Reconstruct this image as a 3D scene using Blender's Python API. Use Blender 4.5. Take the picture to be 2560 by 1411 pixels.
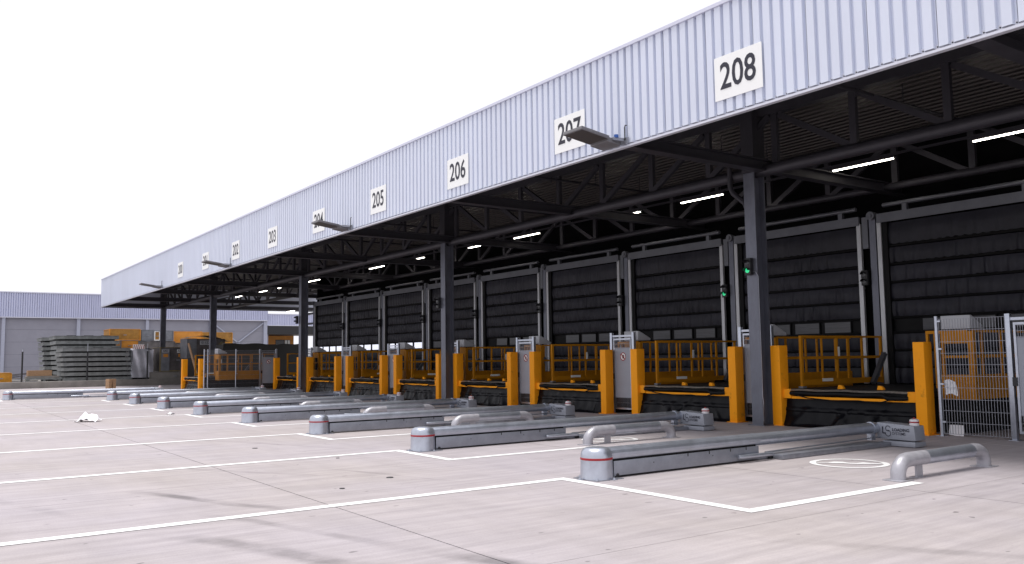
import bpy, bmesh, math, random
from mathutils import Vector, Matrix
R = math.radians
random.seed(7)
for o in list(bpy.data.objects): bpy.data.objects.remove(o)
sc = bpy.context.scene
COL = sc.collection

# ------------------------------------------------------------------ camera, sky, sun, exposure
CAMZ = 1.55
YAW, PIT, ROL = R(54.8521), R(5.0868), R(-0.7952)
cam = bpy.data.cameras.new('camera'); cam.sensor_width = 36; cam.sensor_fit = 'HORIZONTAL'
cam.lens = 2146.88/2560*36; cam.clip_start = .05; cam.clip_end = 3000
co = bpy.data.objects.new('camera', cam); COL.objects.link(co); sc.camera = co
_fw = Vector((-math.sin(YAW)*math.cos(PIT), math.cos(YAW)*math.cos(PIT), math.sin(PIT)))
_r = Vector((math.cos(YAW), math.sin(YAW), 0)); _u = _r.cross(_fw)
_r2 = _r*math.cos(ROL)+_u*math.sin(ROL); _u2 = -_r*math.sin(ROL)+_u*math.cos(ROL)
co.matrix_world = Matrix(((_r2.x, _u2.x, -_fw.x, 0), (_r2.y, _u2.y, -_fw.y, 0), (_r2.z, _u2.z, -_fw.z, CAMZ), (0, 0, 0, 1)))

SUN_EL, SUN_AZ = R(81), R(200)          # azimuth clockwise from +Y: light comes from the yard side
w = bpy.data.worlds.new('World'); sc.world = w; w.use_nodes = True
nt = w.node_tree; bg = nt.nodes['Background']
sky = nt.nodes.new('ShaderNodeTexSky'); sky.sky_type = 'NISHITA'; sky.sun_disc = False
sky.sun_elevation = SUN_EL; sky.sun_rotation = SUN_AZ; sky.air_density = 1; sky.dust_density = 4
hs = nt.nodes.new('ShaderNodeHueSaturation'); hs.inputs['Saturation'].default_value = .25
mx = nt.nodes.new('ShaderNodeMix'); mx.data_type = 'RGBA'; mx.inputs[0].default_value = .88
nt.links.new(sky.outputs[0], hs.inputs['Color']); nt.links.new(hs.outputs[0], mx.inputs[6])
mx.inputs[7].default_value = (4.35, 4.33, 4.62, 1)      # closed cloud cover
nt.links.new(mx.outputs[2], bg.inputs['Color']); bg.inputs['Strength'].default_value = .12
sun = bpy.data.lights.new('sun', 'SUN'); sun.energy = 1.5; sun.angle = R(24); sun.color = (1, .965, .92)
so = bpy.data.objects.new('sun', sun); COL.objects.link(so)
_d = Vector((math.sin(SUN_AZ)*math.cos(SUN_EL), math.cos(SUN_AZ)*math.cos(SUN_EL), math.sin(SUN_EL)))
so.rotation_euler = _d.to_track_quat('Z', 'Y').to_euler(); so.location = (0, -10, 30)
sc.view_settings.view_transform = 'Standard'; sc.view_settings.look = 'None'
sc.view_settings.exposure = 1.05; sc.view_settings.gamma = 1; sc.view_settings.use_curve_mapping = False
sc.render.engine = 'CYCLES'

# ------------------------------------------------------------------ materials
def mat(name, col, rough=.5, metal=0, var=.0, scale=8, stretch=(1, 1, 1), bump=0, bscale=40, col2=None, spec=.5, rvar=0, rnd=0, emit=0, coord='Object', detail=6, scuff=None):
    m = bpy.data.materials.new(name); m.use_nodes = True; t = m.node_tree; n = t.nodes; L = t.links
    b = n['Principled BSDF']
    b.inputs['Base Color'].default_value = (*col, 1); b.inputs['Roughness'].default_value = rough
    b.inputs['Metallic'].default_value = metal; b.inputs['Specular IOR Level'].default_value = spec
    src = None
    if var or bump or rvar:
        tc = n.new('ShaderNodeTexCoord'); mp = n.new('ShaderNodeMapping'); mp.inputs['Scale'].default_value = stretch
        if coord == 'World':
            g = n.new('ShaderNodeNewGeometry'); L.new(g.outputs['Position'], mp.inputs['Vector'])
        else: L.new(tc.outputs['Object'], mp.inputs['Vector'])
    if var:
        nz = n.new('ShaderNodeTexNoise'); nz.inputs['Scale'].default_value = scale; nz.inputs['Detail'].default_value = detail; nz.inputs['Roughness'].default_value = .65
        L.new(mp.outputs[0], nz.inputs['Vector'])
        rp = n.new('ShaderNodeValToRGB'); rp.color_ramp.elements[0].position = .3; rp.color_ramp.elements[1].position = .7
        a = col2 or tuple(max(0, c*(1-var)) for c in col); c2 = tuple(min(1, c*(1+var)) for c in col) if not col2 else col
        rp.color_ramp.elements[0].color = (*a, 1); rp.color_ramp.elements[1].color = (*c2, 1)
        L.new(nz.outputs['Fac'], rp.inputs[0]); src = rp.outputs[0]
        if rvar:
            mr = n.new('ShaderNodeMapRange'); mr.inputs['To Min'].default_value = rough-rvar; mr.inputs['To Max'].default_value = rough+rvar
            mr.inputs['From Min'].default_value = .3; mr.inputs['From Max'].default_value = .7
            L.new(nz.outputs['Fac'], mr.inputs['Value']); L.new(mr.outputs[0], b.inputs['Roughness'])
    if rnd:
        oi = n.new('ShaderNodeObjectInfo'); mr = n.new('ShaderNodeMapRange'); mr.inputs['To Min'].default_value = 1-rnd; mr.inputs['To Max'].default_value = 1+rnd
        L.new(oi.outputs['Random'], mr.inputs['Value'])
        mm = n.new('ShaderNodeVectorMath'); mm.operation = 'SCALE'
        if src: L.new(src, mm.inputs[0])
        else: mm.inputs[0].default_value = col
        L.new(mr.outputs[0], mm.inputs['Scale']); src = mm.outputs[0]
    if scuff:
        amt, scol, ss, thr, st = scuff
        tc2 = n.new('ShaderNodeTexCoord'); mp2 = n.new('ShaderNodeMapping'); mp2.inputs['Scale'].default_value = st
        if coord == 'World':
            g2 = n.new('ShaderNodeNewGeometry'); L.new(g2.outputs['Position'], mp2.inputs['Vector'])
        else:
            oi2 = n.new('ShaderNodeObjectInfo'); ad = n.new('ShaderNodeVectorMath'); ad.operation = 'ADD'
            L.new(tc2.outputs['Object'], ad.inputs[0]); L.new(oi2.outputs['Location'], ad.inputs[1]); L.new(ad.outputs[0], mp2.inputs['Vector'])
        nz2 = n.new('ShaderNodeTexNoise'); nz2.inputs['Scale'].default_value = ss; nz2.inputs['Detail'].default_value = 7; nz2.inputs['Roughness'].default_value = .7
        L.new(mp2.outputs[0], nz2.inputs['Vector'])
        mr2 = n.new('ShaderNodeMapRange'); mr2.inputs['From Min'].default_value = thr; mr2.inputs['From Max'].default_value = thr+.09; mr2.inputs['To Max'].default_value = amt
        L.new(nz2.outputs['Fac'], mr2.inputs['Value'])
        mxs = n.new('ShaderNodeMix'); mxs.data_type = 'RGBA'; L.new(mr2.outputs[0], mxs.inputs[0])
        if src: L.new(src, mxs.inputs[6])
        else: mxs.inputs[6].default_value = (*col, 1)
        mxs.inputs[7].default_value = (*scol, 1); src = mxs.outputs[2]
    if src: L.new(src, b.inputs['Base Color'])
    if bump:
        nb = n.new('ShaderNodeTexNoise'); nb.inputs['Scale'].default_value = bscale; nb.inputs['Detail'].default_value = 4
        L.new(mp.outputs[0], nb.inputs['Vector']); bp = n.new('ShaderNodeBump'); bp.inputs['Strength'].default_value = bump; bp.inputs['Distance'].default_value = .01
        L.new(nb.outputs['Fac'], bp.inputs['Height']); L.new(bp.outputs[0], b.inputs['Normal'])
    if emit:
        b.inputs['Emission Color'].default_value = (*col, 1); b.inputs['Emission Strength'].default_value = emit
    return m

def concrete():
    m = bpy.data.materials.new('yard_concrete'); m.use_nodes = True; t = m.node_tree; n = t.nodes; L = t.links
    b = n['Principled BSDF']; b.inputs['Roughness'].default_value = .8; b.inputs['Specular IOR Level'].default_value = .25
    g = n.new('ShaderNodeNewGeometry'); P = g.outputs['Position']
    def mapping(s):
        mp = n.new('ShaderNodeMapping'); mp.inputs['Scale'].default_value = s; L.new(P, mp.inputs['Vector']); return mp.outputs[0]
    def noise(v, s, d=5, r=.6):
        z = n.new('ShaderNodeTexNoise'); z.inputs['Scale'].default_value = s; z.inputs['Detail'].default_value = d; z.inputs['Roughness'].default_value = r
        L.new(v, z.inputs['Vector']); return z.outputs['Fac']
    def rng(f, a, b_, lo, hi):
        r = n.new('ShaderNodeMapRange'); r.inputs['From Min'].default_value = a; r.inputs['From Max'].default_value = b_
        r.inputs['To Min'].default_value = lo; r.inputs['To Max'].default_value = hi; L.new(f, r.inputs['Value']); return r.outputs[0]
    def M(op, a, b_=None, c=None):
        x = n.new('ShaderNodeMath'); x.operation = op
        for i, v in enumerate((a, b_, c)):
            if v is None: continue
            if isinstance(v, (int, float)): x.inputs[i].default_value = v
            else: L.new(v, x.inputs[i])
        return x.outputs[0]
    big = noise(mapping((1, 1, 1)), .22, 4)
    rp = n.new('ShaderNodeValToRGB'); rp.color_ramp.elements[0].position = .35; rp.color_ramp.elements[1].position = .65
    rp.color_ramp.elements[0].color = (.358, .322, .318, 1); rp.color_ramp.elements[1].color = (.368, .336, .358, 1)
    L.new(big, rp.inputs[0])
    streak = rng(noise(mapping((4.2, .38, 1)), 1.6, 7, .7), .3, .7, .83, 1.12)      # broom finish along the bays
    streak2 = rng(noise(mapping((.5, 2.2, 1)), 1.1, 5), .35, .75, 1.05, .93)
    fine = rng(noise(mapping((1, 1, 1)), 55, 3), .3, .7, .94, 1.06)
    specks = rng(noise(mapping((1, .6, 1)), 9, 2, .4), .73, .77, 1, .55)
    f = M('MULTIPLY', M('MULTIPLY', streak, streak2), M('MULTIPLY', fine, specks))
    # tyre marks: (x0,y0,x1,y1,half width,strength)
    sep = n.new('ShaderNodeSeparateXYZ'); L.new(P, sep.inputs[0]); X, Y = sep.outputs[0], sep.outputs[1]
    wob = rng(noise(mapping((1, 1, 1)), .5, 2), 0, 1, -.5, .5)
    patch = rng(noise(mapping((.7, .7, 1)), 1.7, 4), .38, .6, .15, 1)
    for (x0, y0, x1, y1, hw, st) in TYRE:
        dx, dy = x1-x0, y1-y0; ln = math.hypot(dx, dy); ux, uy = dx/ln, dy/ln
        al = M('ADD', M('MULTIPLY', M('SUBTRACT', X, x0), ux), M('MULTIPLY', M('SUBTRACT', Y, y0), uy))
        ac = M('ADD', M('MULTIPLY', M('SUBTRACT', X, x0), -uy), M('MULTIPLY', M('SUBTRACT', Y, y0), ux))
        ac = M('ABSOLUTE', M('ADD', ac, M('MULTIPLY', wob, .35)))
        a = rng(ac, hw*.35, hw, st, 0); e = M('MULTIPLY', rng(al, 0, ln*.25, 0, 1), rng(al, ln*.6, ln, 1, 0))
        f = M('MULTIPLY', f, M('SUBTRACT', 1, M('MULTIPLY', M('MULTIPLY', a, e), patch)))
    oi = n.new('ShaderNodeObjectInfo'); f = M('MULTIPLY', f, rng(oi.outputs['Random'], 0, 1, .965, 1.03))
    sc_ = n.new('ShaderNodeVectorMath'); sc_.operation = 'SCALE'; L.new(rp.outputs[0], sc_.inputs[0]); L.new(f, sc_.inputs['Scale'])
    L.new(sc_.outputs[0], b.inputs['Base Color'])
    bp = n.new('ShaderNodeBump'); bp.inputs['Strength'].default_value = .25; bp.inputs['Distance'].default_value = .004
    L.new(streak, bp.inputs['Height']); L.new(bp.outputs[0], b.inputs['Normal'])
    return m
TYRE = [(-8.6, 1.9, -5.0, 3.4, .17, .45), (-9.4, 2.5, -6.0, 3.6, .1, .25), (-11.5, 2.2, -8.6, 3.5, .13, .5), (-6.6, 3.4, -3.6, 4.6, .15, .45),
        (-14, 3.0, -10.8, 4.9, .1, .25), (-19, 4.5, -14, 6.6, .14, .22), (-13, .5, -9.5, 1.6, .12, .22), (-5.4, 5.6, -2.5, 7.5, .14, .2), (-12, 5.0, -9.2, 5.9, .08, .2)]
M_CONC = concrete()
M_JOINT = mat('joint_dark', (.10, .09, .085), .95)
M_FARG = mat('far_ground', (.34, .32, .32), .9, var=.12, scale=.4, coord='World')
M_LINE = mat('road_paint', (.76, .76, .76), .6, var=.06, scale=5, coord='World', scuff=(.6, (.42, .39, .40), 3.0, .57, (1, .5, 1)))
M_CLAD = mat('lilac_cladding', (.635, .675, .785), .45, .05, var=.03, scale=1.5, stretch=(1, 1, .4), rnd=.02, coord='World')
M_CLAD2 = mat('lilac_cladding_far', (.52, .545, .72), .5, .05, var=.03, scale=1.5, coord='World')
M_TRIM = mat('cladding_trim', (.62, .63, .74), .4, .2)
M_DRIP = mat('white_drip_flashing', (.60, .61, .68), .4, .1)
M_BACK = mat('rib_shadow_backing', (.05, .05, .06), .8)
M_COLM = mat('galvanised_column', (.14, .147, .18), .42, .5, var=.22, scale=3.5, stretch=(1, 1, .5), rvar=.1)
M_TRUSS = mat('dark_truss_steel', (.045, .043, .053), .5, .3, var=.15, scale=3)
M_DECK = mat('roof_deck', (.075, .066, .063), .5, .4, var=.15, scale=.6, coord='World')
M_DARK = mat('hall_dark', (.004, .004, .005), .9, spec=.1)
M_GALV = mat('galvanised_steel', (.47, .50, .57), .33, .8, var=.12, scale=5, rvar=.03)
M_GALVD = mat('dull_galvanised', (.30, .31, .35), .45, .7, var=.18, scale=7, rvar=.04)
M_COVER = mat('side_cover_galvanised', (.275, .29, .335), .42, .55, var=.16, scale=4, rvar=.03, scuff=(.35, (.42, .44, .50), 5, .6, (1, .35, 1.5)))
M_ARM = mat('light_grey_arm_paint', (.30, .315, .36), .45, .2, var=.08, scale=5)
M_HOOP = mat('grey_hoop_paint', (.40, .395, .43), .42, .35, var=.13, scale=6, rvar=.1)
M_STRIP = mat('door_strip', (.46, .47, .49), .42, .5, var=.15, scale=4, stretch=(1, 1, .4))
M_LINT = mat('lintel_steel', (.13, .135, .155), .42, .5, var=.12, scale=3)
M_SHEET = mat('gate_sheet', (.33, .35, .405), .5, .0, var=.06, scale=2)
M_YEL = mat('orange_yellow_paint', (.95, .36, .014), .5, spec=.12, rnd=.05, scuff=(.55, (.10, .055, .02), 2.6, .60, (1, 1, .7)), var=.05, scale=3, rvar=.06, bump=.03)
M_RAIL = mat('shaded_amber_rail_paint', (.50, .205, .010), .5, spec=.12, rnd=.06, var=.1, scale=4, scuff=(.5, (.10, .055, .02), 4, .6, (1, 1, 1)))  # yellow paint darkened, canopy shade put into the railing colour
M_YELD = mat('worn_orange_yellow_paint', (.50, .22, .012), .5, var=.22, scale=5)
M_VINYL = mat('black_vinyl', (.004, .004, .006), .30, var=.25, scale=3, bump=.04, bscale=12, spec=.13)
M_VGREY = mat('door_vinyl', (.020, .020, .029), .5, spec=.3, var=.2, scale=2.5, rnd=.22, bump=.04, bscale=20)
M_RUB = mat('black_rubber', (.005, .005, .006), .6, bump=.1, spec=.2)
M_BLK = mat('black_paint', (.015, .015, .018), .5)
M_LIP = mat('worn_lip_steel', (.42, .39, .36), .4, .6, var=.4, scale=14)
M_TARM = mat('deck_black', (.012, .012, .014), .6, spec=.25)
M_SIGN = mat('sign_white', (.86, .87, .86), .4)
M_INK = mat('sign_ink', (.02, .02, .035), .5)
M_RED = mat('red_band', (.30, .008, .014), .4)
M_LAMPW = mat('lamp_white', (.62, .60, .62), .35)
M_GRN = mat('green_lit', (.02, .45, .18), .3, emit=.55)
M_LENS = mat('dark_lens', (.02, .02, .025), .2)
M_TUBE = mat('tube_lit', (1, .93, .82), .3, emit=9)
M_WING = mat('door_window_dim', (.04, .042, .052), .3, var=.5, scale=6, stretch=(.3, 1, 9), coord='World')  # stripes in the colour stand in for lights seen inside the hall
M_WINL = mat('door_window_glow', (.86, .88, 1.0), .3, emit=.42)  # far panes glow by themselves in place of light from behind
M_BOX = mat('control_box_grey', (.42, .43, .46), .45)
M_WOOD = mat('raw_wood', (.33, .20, .11), .7, var=.25, scale=9, stretch=(1, 1, 4))
M_FOIL = mat('silver_wrap', (.62, .63, .70), .35, .6, var=.15, scale=3, bump=.35, bscale=4)
M_TRAY = mat('grey_tray', (.19, .20, .20), .55, .1, var=.28, scale=3, rnd=.14, bump=.04)
M_ORG = mat('orange_container', (.62, .25, .03), .5, var=.14, scale=2)
M_ORGD = mat('dirty_orange_container', (.33, .155, .02), .6, var=.35, scale=2.5)
M_ULD = mat('grey_container', (.20, .21, .235), .45, .3, var=.25, scale=2.5)
M_ULDD = mat('dark_container', (.095, .085, .085), .55, .1, var=.4, scale=2)
M_ULDTOP = mat('olive_container_top', (.20, .16, .08), .6, var=.3, scale=2)
M_KERB = mat('old_kerb_concrete', (.23, .215, .20), .85, var=.22, scale=1.5, coord='World')
M_PANEL = mat('grey_wall_panel', (.285, .285, .34), .7, var=.05, scale=1.2, rnd=.03, coord='World')
M_PANELJ = mat('wall_backing', (.12, .12, .14), .8)
M_PIL = mat('grey_pilaster', (.40, .42, .52), .6, var=.06)
M_PAPER = mat('white_paper', (.82, .82, .86), .6, var=.05, scale=6)
M_BLUE = mat('blue_cap', (.02, .09, .35), .4)
M_FLOOD = mat('floodlight_grey', (.17, .165, .175), .5, .2, var=.08)
M_FLGL = mat('floodlight_glass', (.07, .065, .065), .35)
M_OLIVE = mat('olive_black_top', (.03, .028, .026), .6)

# ------------------------------------------------------------------ mesh building
class MB:
    def __init__(s): s.v = []; s.f = []; s.sm = []; s.mi = []; s.cur = 0
    def add(s, vs, fs, smooth=False):
        o = len(s.v); s.v += [tuple(v) for v in vs]
        for f in fs: s.f.append([i+o for i in f]); s.sm.append(smooth); s.mi.append(s.cur)
        return s
    def box(s, x0, x1, y0, y1, z0, z1):
        return s.add([(x0, y0, z0), (x1, y0, z0), (x1, y1, z0), (x0, y1, z0), (x0, y0, z1), (x1, y0, z1), (x1, y1, z1), (x0, y1, z1)],
                     [(0, 3, 2, 1), (4, 5, 6, 7), (0, 1, 5, 4), (1, 2, 6, 5), (2, 3, 7, 6), (3, 0, 4, 7)])
    def bar(s, a, b, wx, wy):       # rectangular bar between two points
        a, b = Vector(a), Vector(b); d = (b-a).normalized(); up = Vector((0, 0, 1)) if abs(d.z) < .95 else Vector((0, 1, 0))
        x = d.cross(up).normalized(); y = x.cross(d).normalized()
        vs = [p+x*sx*wx/2+y*sy*wy/2 for p in (a, b) for sx, sy in ((-1, -1), (1, -1), (1, 1), (-1, 1))]
        return s.add(vs, [(0, 1, 2, 3), (7, 6, 5, 4), (0, 4, 5, 1), (1, 5, 6, 2), (2, 6, 7, 3), (3, 7, 4, 0)])
    def tube(s, path, r, n=12, cap=True):
        P = [Vector(p) for p in path]; o = len(s.v); k = len(P)
        pu = None
        for i, p in enumerate(P):
            d = ((P[min(i+1, k-1)]-P[max(i-1, 0)])).normalized()
            if pu is None: u = d.cross(Vector((0, 0, 1)) if abs(d.z) < .9 else Vector((1, 0, 0))).normalized()
            else: u = (pu-d*pu.dot(d)).normalized()
            pu = u; v = d.cross(u); rr = r[i] if isinstance(r, (list, tuple)) else r
            for j in range(n):
                a = 2*math.pi*j/n; s.v.append(tuple(p+u*math.cos(a)*rr+v*math.sin(a)*rr))
        for i in range(k-1):
            for j in range(n):
                s.f.append([o+i*n+j, o+i*n+(j+1) % n, o+(i+1)*n+(j+1) % n, o+(i+1)*n+j]); s.sm.append(True); s.mi.append(s.cur)
        if cap:
            s.f.append([o+j for j in range(n)][::-1]); s.sm.append(False); s.mi.append(s.cur)
            s.f.append([o+(k-1)*n+j for j in range(n)]); s.sm.append(False); s.mi.append(s.cur)
        return s
    def lathe(s, prof, n=24, cx=0, cy=0, sx=1, sy=1):
        o = len(s.v)
        for r, z in prof:
            for j in range(n):
                a = 2*math.pi*j/n; s.v.append((cx+math.cos(a)*r*sx, cy+math.sin(a)*r*sy, z))
        for i in range(len(prof)-1):
            for j in range(n):
                s.f.append([o+i*n+j, o+i*n+(j+1) % n, o+(i+1)*n+(j+1) % n, o+(i+1)*n+j]); s.sm.append(True); s.mi.append(s.cur)
        s.f.append([o+j for j in range(n)][::-1]); s.sm.append(False); s.mi.append(s.cur)
        s.f.append([o+(len(prof)-1)*n+j for j in range(n)]); s.sm.append(False); s.mi.append(s.cur)
        return s
    def prism(s, poly, axis, a, b):     # poly in the two other axes, extruded along axis
        def pt(p, t): return {'x': (t, p[0], p[1]), 'y': (p[0], t, p[1]), 'z': (p[0], p[1], t)}[axis]
        n = len(poly); vs = [pt(p, a) for p in poly]+[pt(p, b) for p in poly]
        return s.add(vs, [list(range(n))[::-1], list(range(n, 2*n))]+[(i, (i+1) % n, n+(i+1) % n, n+i) for i in range(n)])
    def grid(s, nx, ny, fn, smooth=True):
        vs = [fn(i/nx, j/ny) for j in range(ny+1) for i in range(nx+1)]
        return s.add(vs, [(j*(nx+1)+i, j*(nx+1)+i+1, (j+1)*(nx+1)+i+1, (j+1)*(nx+1)+i) for j in range(ny) for i in range(nx)], smooth)
    def mesh(s, name, mats, bevel=0, sharp=40):
        me = bpy.data.meshes.new(name); me.from_pydata(s.v, [], s.f)
        for m in (mats if isinstance(mats, (list, tuple)) else [mats]): me.materials.append(m)
        me.polygons.foreach_set('use_smooth', s.sm); me.polygons.foreach_set('material_index', s.mi)
        bm = bmesh.new(); bm.from_mesh(me); bmesh.ops.recalc_face_normals(bm, faces=bm.faces)
        if bevel:
            es = [e for e in bm.edges if len(e.link_faces) == 2 and e.calc_face_angle(0) > R(40)]
            bmesh.ops.bevel(bm, geom=es, offset=bevel, segments=2, affect='EDGES', clamp_overlap=True, profile=.6)
        bm.to_mesh(me); bm.free()
        me.set_sharp_from_angle(angle=R(sharp)); me.update()
        return me

def link(name, data, parent=None, loc=(0, 0, 0), rz=0):
    o = bpy.data.objects.new(name, data); COL.objects.link(o)
    if parent: o.parent = parent
    o.location = loc; o.rotation_euler = (0, 0, rz); return o
def tag(o, label=None, cat=None, group=None, kind=None):
    for k, v in (('label', label), ('category', cat), ('group', group), ('kind', kind)):
        if v: o[k] = v
    return o
def thing(name, label, cat, loc=(0, 0, 0), rz=0, group=None):
    return tag(link(name, None, None, loc, rz), label, cat, group)
def part(name, mb, m, parent, loc=(0, 0, 0), rz=0, bevel=0, **kw):
    return link(name, mb.mesh(name, m, bevel, **kw), parent, loc, rz)
def dup(o, parent=None):
    c = o.copy(); COL.objects.link(c); c.parent = parent
    for ch in o.children: dup(ch, c)
    return c
def text_mesh(s, size, m, ext=.002, sx=1, bold=0, name='lettering', align='CENTER'):
    cu = bpy.data.curves.new('t', 'FONT'); cu.body = s; cu.size = size; cu.extrude = ext; cu.align_x = align; cu.align_y = 'CENTER'; cu.offset = bold; cu.resolution_u = 3
    ob = bpy.data.objects.new('t', cu); COL.objects.link(ob)
    me = bpy.data.meshes.new_from_object(ob.evaluated_get(bpy.context.evaluated_depsgraph_get())); bpy.data.objects.remove(ob)
    me.name = name; me.materials.clear(); me.materials.append(m)
    # stands up in the xz plane facing -y
    for v in me.vertices: v.co = Vector((v.co.x*sx, -v.co.z, v.co.y))
    return me

P = 4.55
NUM = [str(208-k) for k in range(9)]
ORD = ['first', 'second', 'third', 'fourth', 'fifth', 'sixth', 'seventh', 'eighth', 'ninth', 'tenth', 'eleventh', 'twelfth', 'thirteenth', 'fourteenth', 'fifteenth', 'sixteenth']

# ------------------------------------------------------------------ ground
g = MB().add([(-600, -600, -.03), (600, -600, -.03), (600, 600, -.03), (-600, 600, -.03)], [(0, 1, 2, 3)])
ground = link('ground', g.mesh('ground', M_JOINT)); tag(ground, kind='structure')
S = 5.6; GAP = .007
slab_me = MB().box(.003, S-.003, GAP, S-GAP, -.028, 0).mesh('concrete_slab', M_CONC)
for i in range(-11, 4):
    for j in range(-2, 4):
        link('concrete_slab', slab_me, ground, (-10.9+S*i, 3.8+S*j, 0))
fx0, fx1, fy0, fy1 = -10.9-11*S, -10.9+4*S, 3.8-2*S, 3.8+4*S
far = MB()
for a in ((-600, 600, -600, fy0), (-600, 600, fy1, 600), (-600, fx0, fy0, fy1), (fx1, 600, fy0, fy1)): far.box(a[0], a[1], a[2], a[3], -.028, 0)
part('outer_yard', far, M_FARG, ground)
# painted bay lines
W = .08
for k in range(0, 9):
    X = -8.80-P*k; sx = (3.0 if k == 0 else 1.75); dy = -3.5 if k == 8 else 0
    x1, xe = X+sx, X+sx+.02
    z = .005; Y0, Y1, Y2 = -9, 6.95+dy, 9.98+dy
    vs = [(X-W, Y0, z), (X+W, Y0, z), (X+W, Y1-W*.95, z), (X-W, Y1+W*.95, z), (x1-W*.9, Y1+W*.95, z), (x1+W, Y1-W*.95, z), (xe-W, Y2, z), (xe+W, Y2, z)]
    part('painted_line', MB().add(vs, [(0, 1, 2, 3), (3, 2, 5, 4), (4, 5, 7, 6)]), M_LINE, ground)
for k, (cx, cy) in enumerate([(-7.38, 11.0), (-12.38, 10.92), (-16.93, 10.95), (-21.48, 10.95)]):
    mb = MB(); n = 40; z = .005
    for i in range(n):
        a, b = 2*math.pi*i/n, 2*math.pi*(i+1)/n
        mb.add([(cx+r*math.cos(t), cy+r*math.sin(t), z) for r, t in ((.45, a), (.535, a), (.535, b), (.45, b))], [(0, 1, 2, 3)])
    # wavy stroke across, drawn along the diagonal
    ux, uy = Vector((.79, .61, 0)), Vector((-.61, .79, 0)); c = Vector((cx, cy, z+.001)); prev = None
    prof = [(-.46, .0, .03), (-.28, .0, .03), (-.2, .05, .1), (-.08, .06, .09), (0, -.02, .05), (.1, -.03, .06), (.2, .03, .1), (.28, .01, .06), (.46, -.02, .035)]
    for (t, off, hw) in prof:
        q = (c+ux*t+uy*(off+hw), c+ux*t+uy*(off-hw))
        if prev: mb.add([prev[0], prev[1], q[1], q[0]], [(0, 1, 2, 3)])
        prev = q
    part('painted_circle', mb, M_LINE, ground)

# ------------------------------------------------------------------ canopy
CX0, CX1 = -68.0, 8.6
FY = 11.38; ZB, ZT = 5.64, 7.705
canopy = thing('loading_canopy', 'long dock canopy with lilac ribbed cladding on dark trusses and grey columns', 'canopy')
RP = P/22; SW = RP*5
def rib_sheet(width, pitch, z0, z1, depth, m, axis='x'):
    n = round(width/pitch); pts = []
    for i in range(n):
        x = i*pitch
        pts += [(x+.004, 0), (x+pitch*.66, 0), (x+pitch*.72, depth), (x+pitch*.94, depth)]
    pts.append((n*pitch-.004, 0))
    vs = []; fs = []
    for (a, d) in pts:
        for z in (z0, z1): vs.append((a, d, z) if axis == 'x' else (-d, a, z))
    for i in range(len(pts)-1): fs.append((2*i, 2*i+2, 2*i+3, 2*i+1))
    return MB().add(vs, fs)
sheet = rib_sheet(SW, RP, ZB+.075, ZT-.06, .06, M_CLAD).mesh('cladding_sheet', M_CLAD)
x = CX0
while x < CX1-.2:
    link('cladding_sheet', sheet, canopy, (x, FY, 0)); x += SW
CX1 = x
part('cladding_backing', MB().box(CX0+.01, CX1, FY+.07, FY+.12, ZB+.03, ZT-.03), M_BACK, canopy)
part('coping', MB().box(CX0-.02, CX1, FY-.03, FY+.16, ZT-.065, ZT), M_TRIM, canopy)
part('drip_flashing', MB().prism([(FY-.012, ZB+.045), (FY+.05, ZB+.05), (FY+.05, ZB+.13), (FY+.066, ZB+.13), (FY+.066, ZB), (FY-.03, ZB), (FY-.03, ZB+.014), (FY-.012, ZB+.02)], 'x', CX0-.02, CX1), M_DRIP, canopy)
part('end_cladding', MB().box(CX0-.05, CX0, FY+.002, 28, ZB+.05, ZT-.07), M_CLAD, canopy)
part('end_coping', MB().box(CX0-.055, CX0+.1, FY+.17, 28, ZT-.07, ZT-.002), M_TRIM, canopy)
part('end_drip_flashing', MB().box(CX0-.06, CX0+.05, FY+.035, 28, ZB, ZB+.05), M_BACK, canopy)
screw = MB()
x = CX0
i = 0
while x < CX1-.05:
    if x > -26: screw.lathe([(.011, 0), (.011, .006)], 6, x+RP*.83, 0)
    x += RP
for i, v in enumerate(screw.v): screw.v[i] = (v[0], FY+.048-v[2], ZB+.092+v[1])
tag(part('screw_heads', screw, M_BLK, canopy), kind='stuff')
# roof deck, ribs running along the facade
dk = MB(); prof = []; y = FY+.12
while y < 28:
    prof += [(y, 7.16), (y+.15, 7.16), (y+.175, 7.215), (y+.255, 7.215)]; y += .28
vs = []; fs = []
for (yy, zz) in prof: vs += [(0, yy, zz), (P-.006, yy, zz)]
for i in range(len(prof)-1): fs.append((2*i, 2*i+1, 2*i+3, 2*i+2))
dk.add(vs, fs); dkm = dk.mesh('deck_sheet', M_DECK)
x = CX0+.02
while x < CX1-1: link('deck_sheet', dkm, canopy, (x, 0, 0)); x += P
part('roof', MB().box(CX0+.06, CX1, FY+.17, 28, 7.3, 7.5), M_BACK, canopy)
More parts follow.
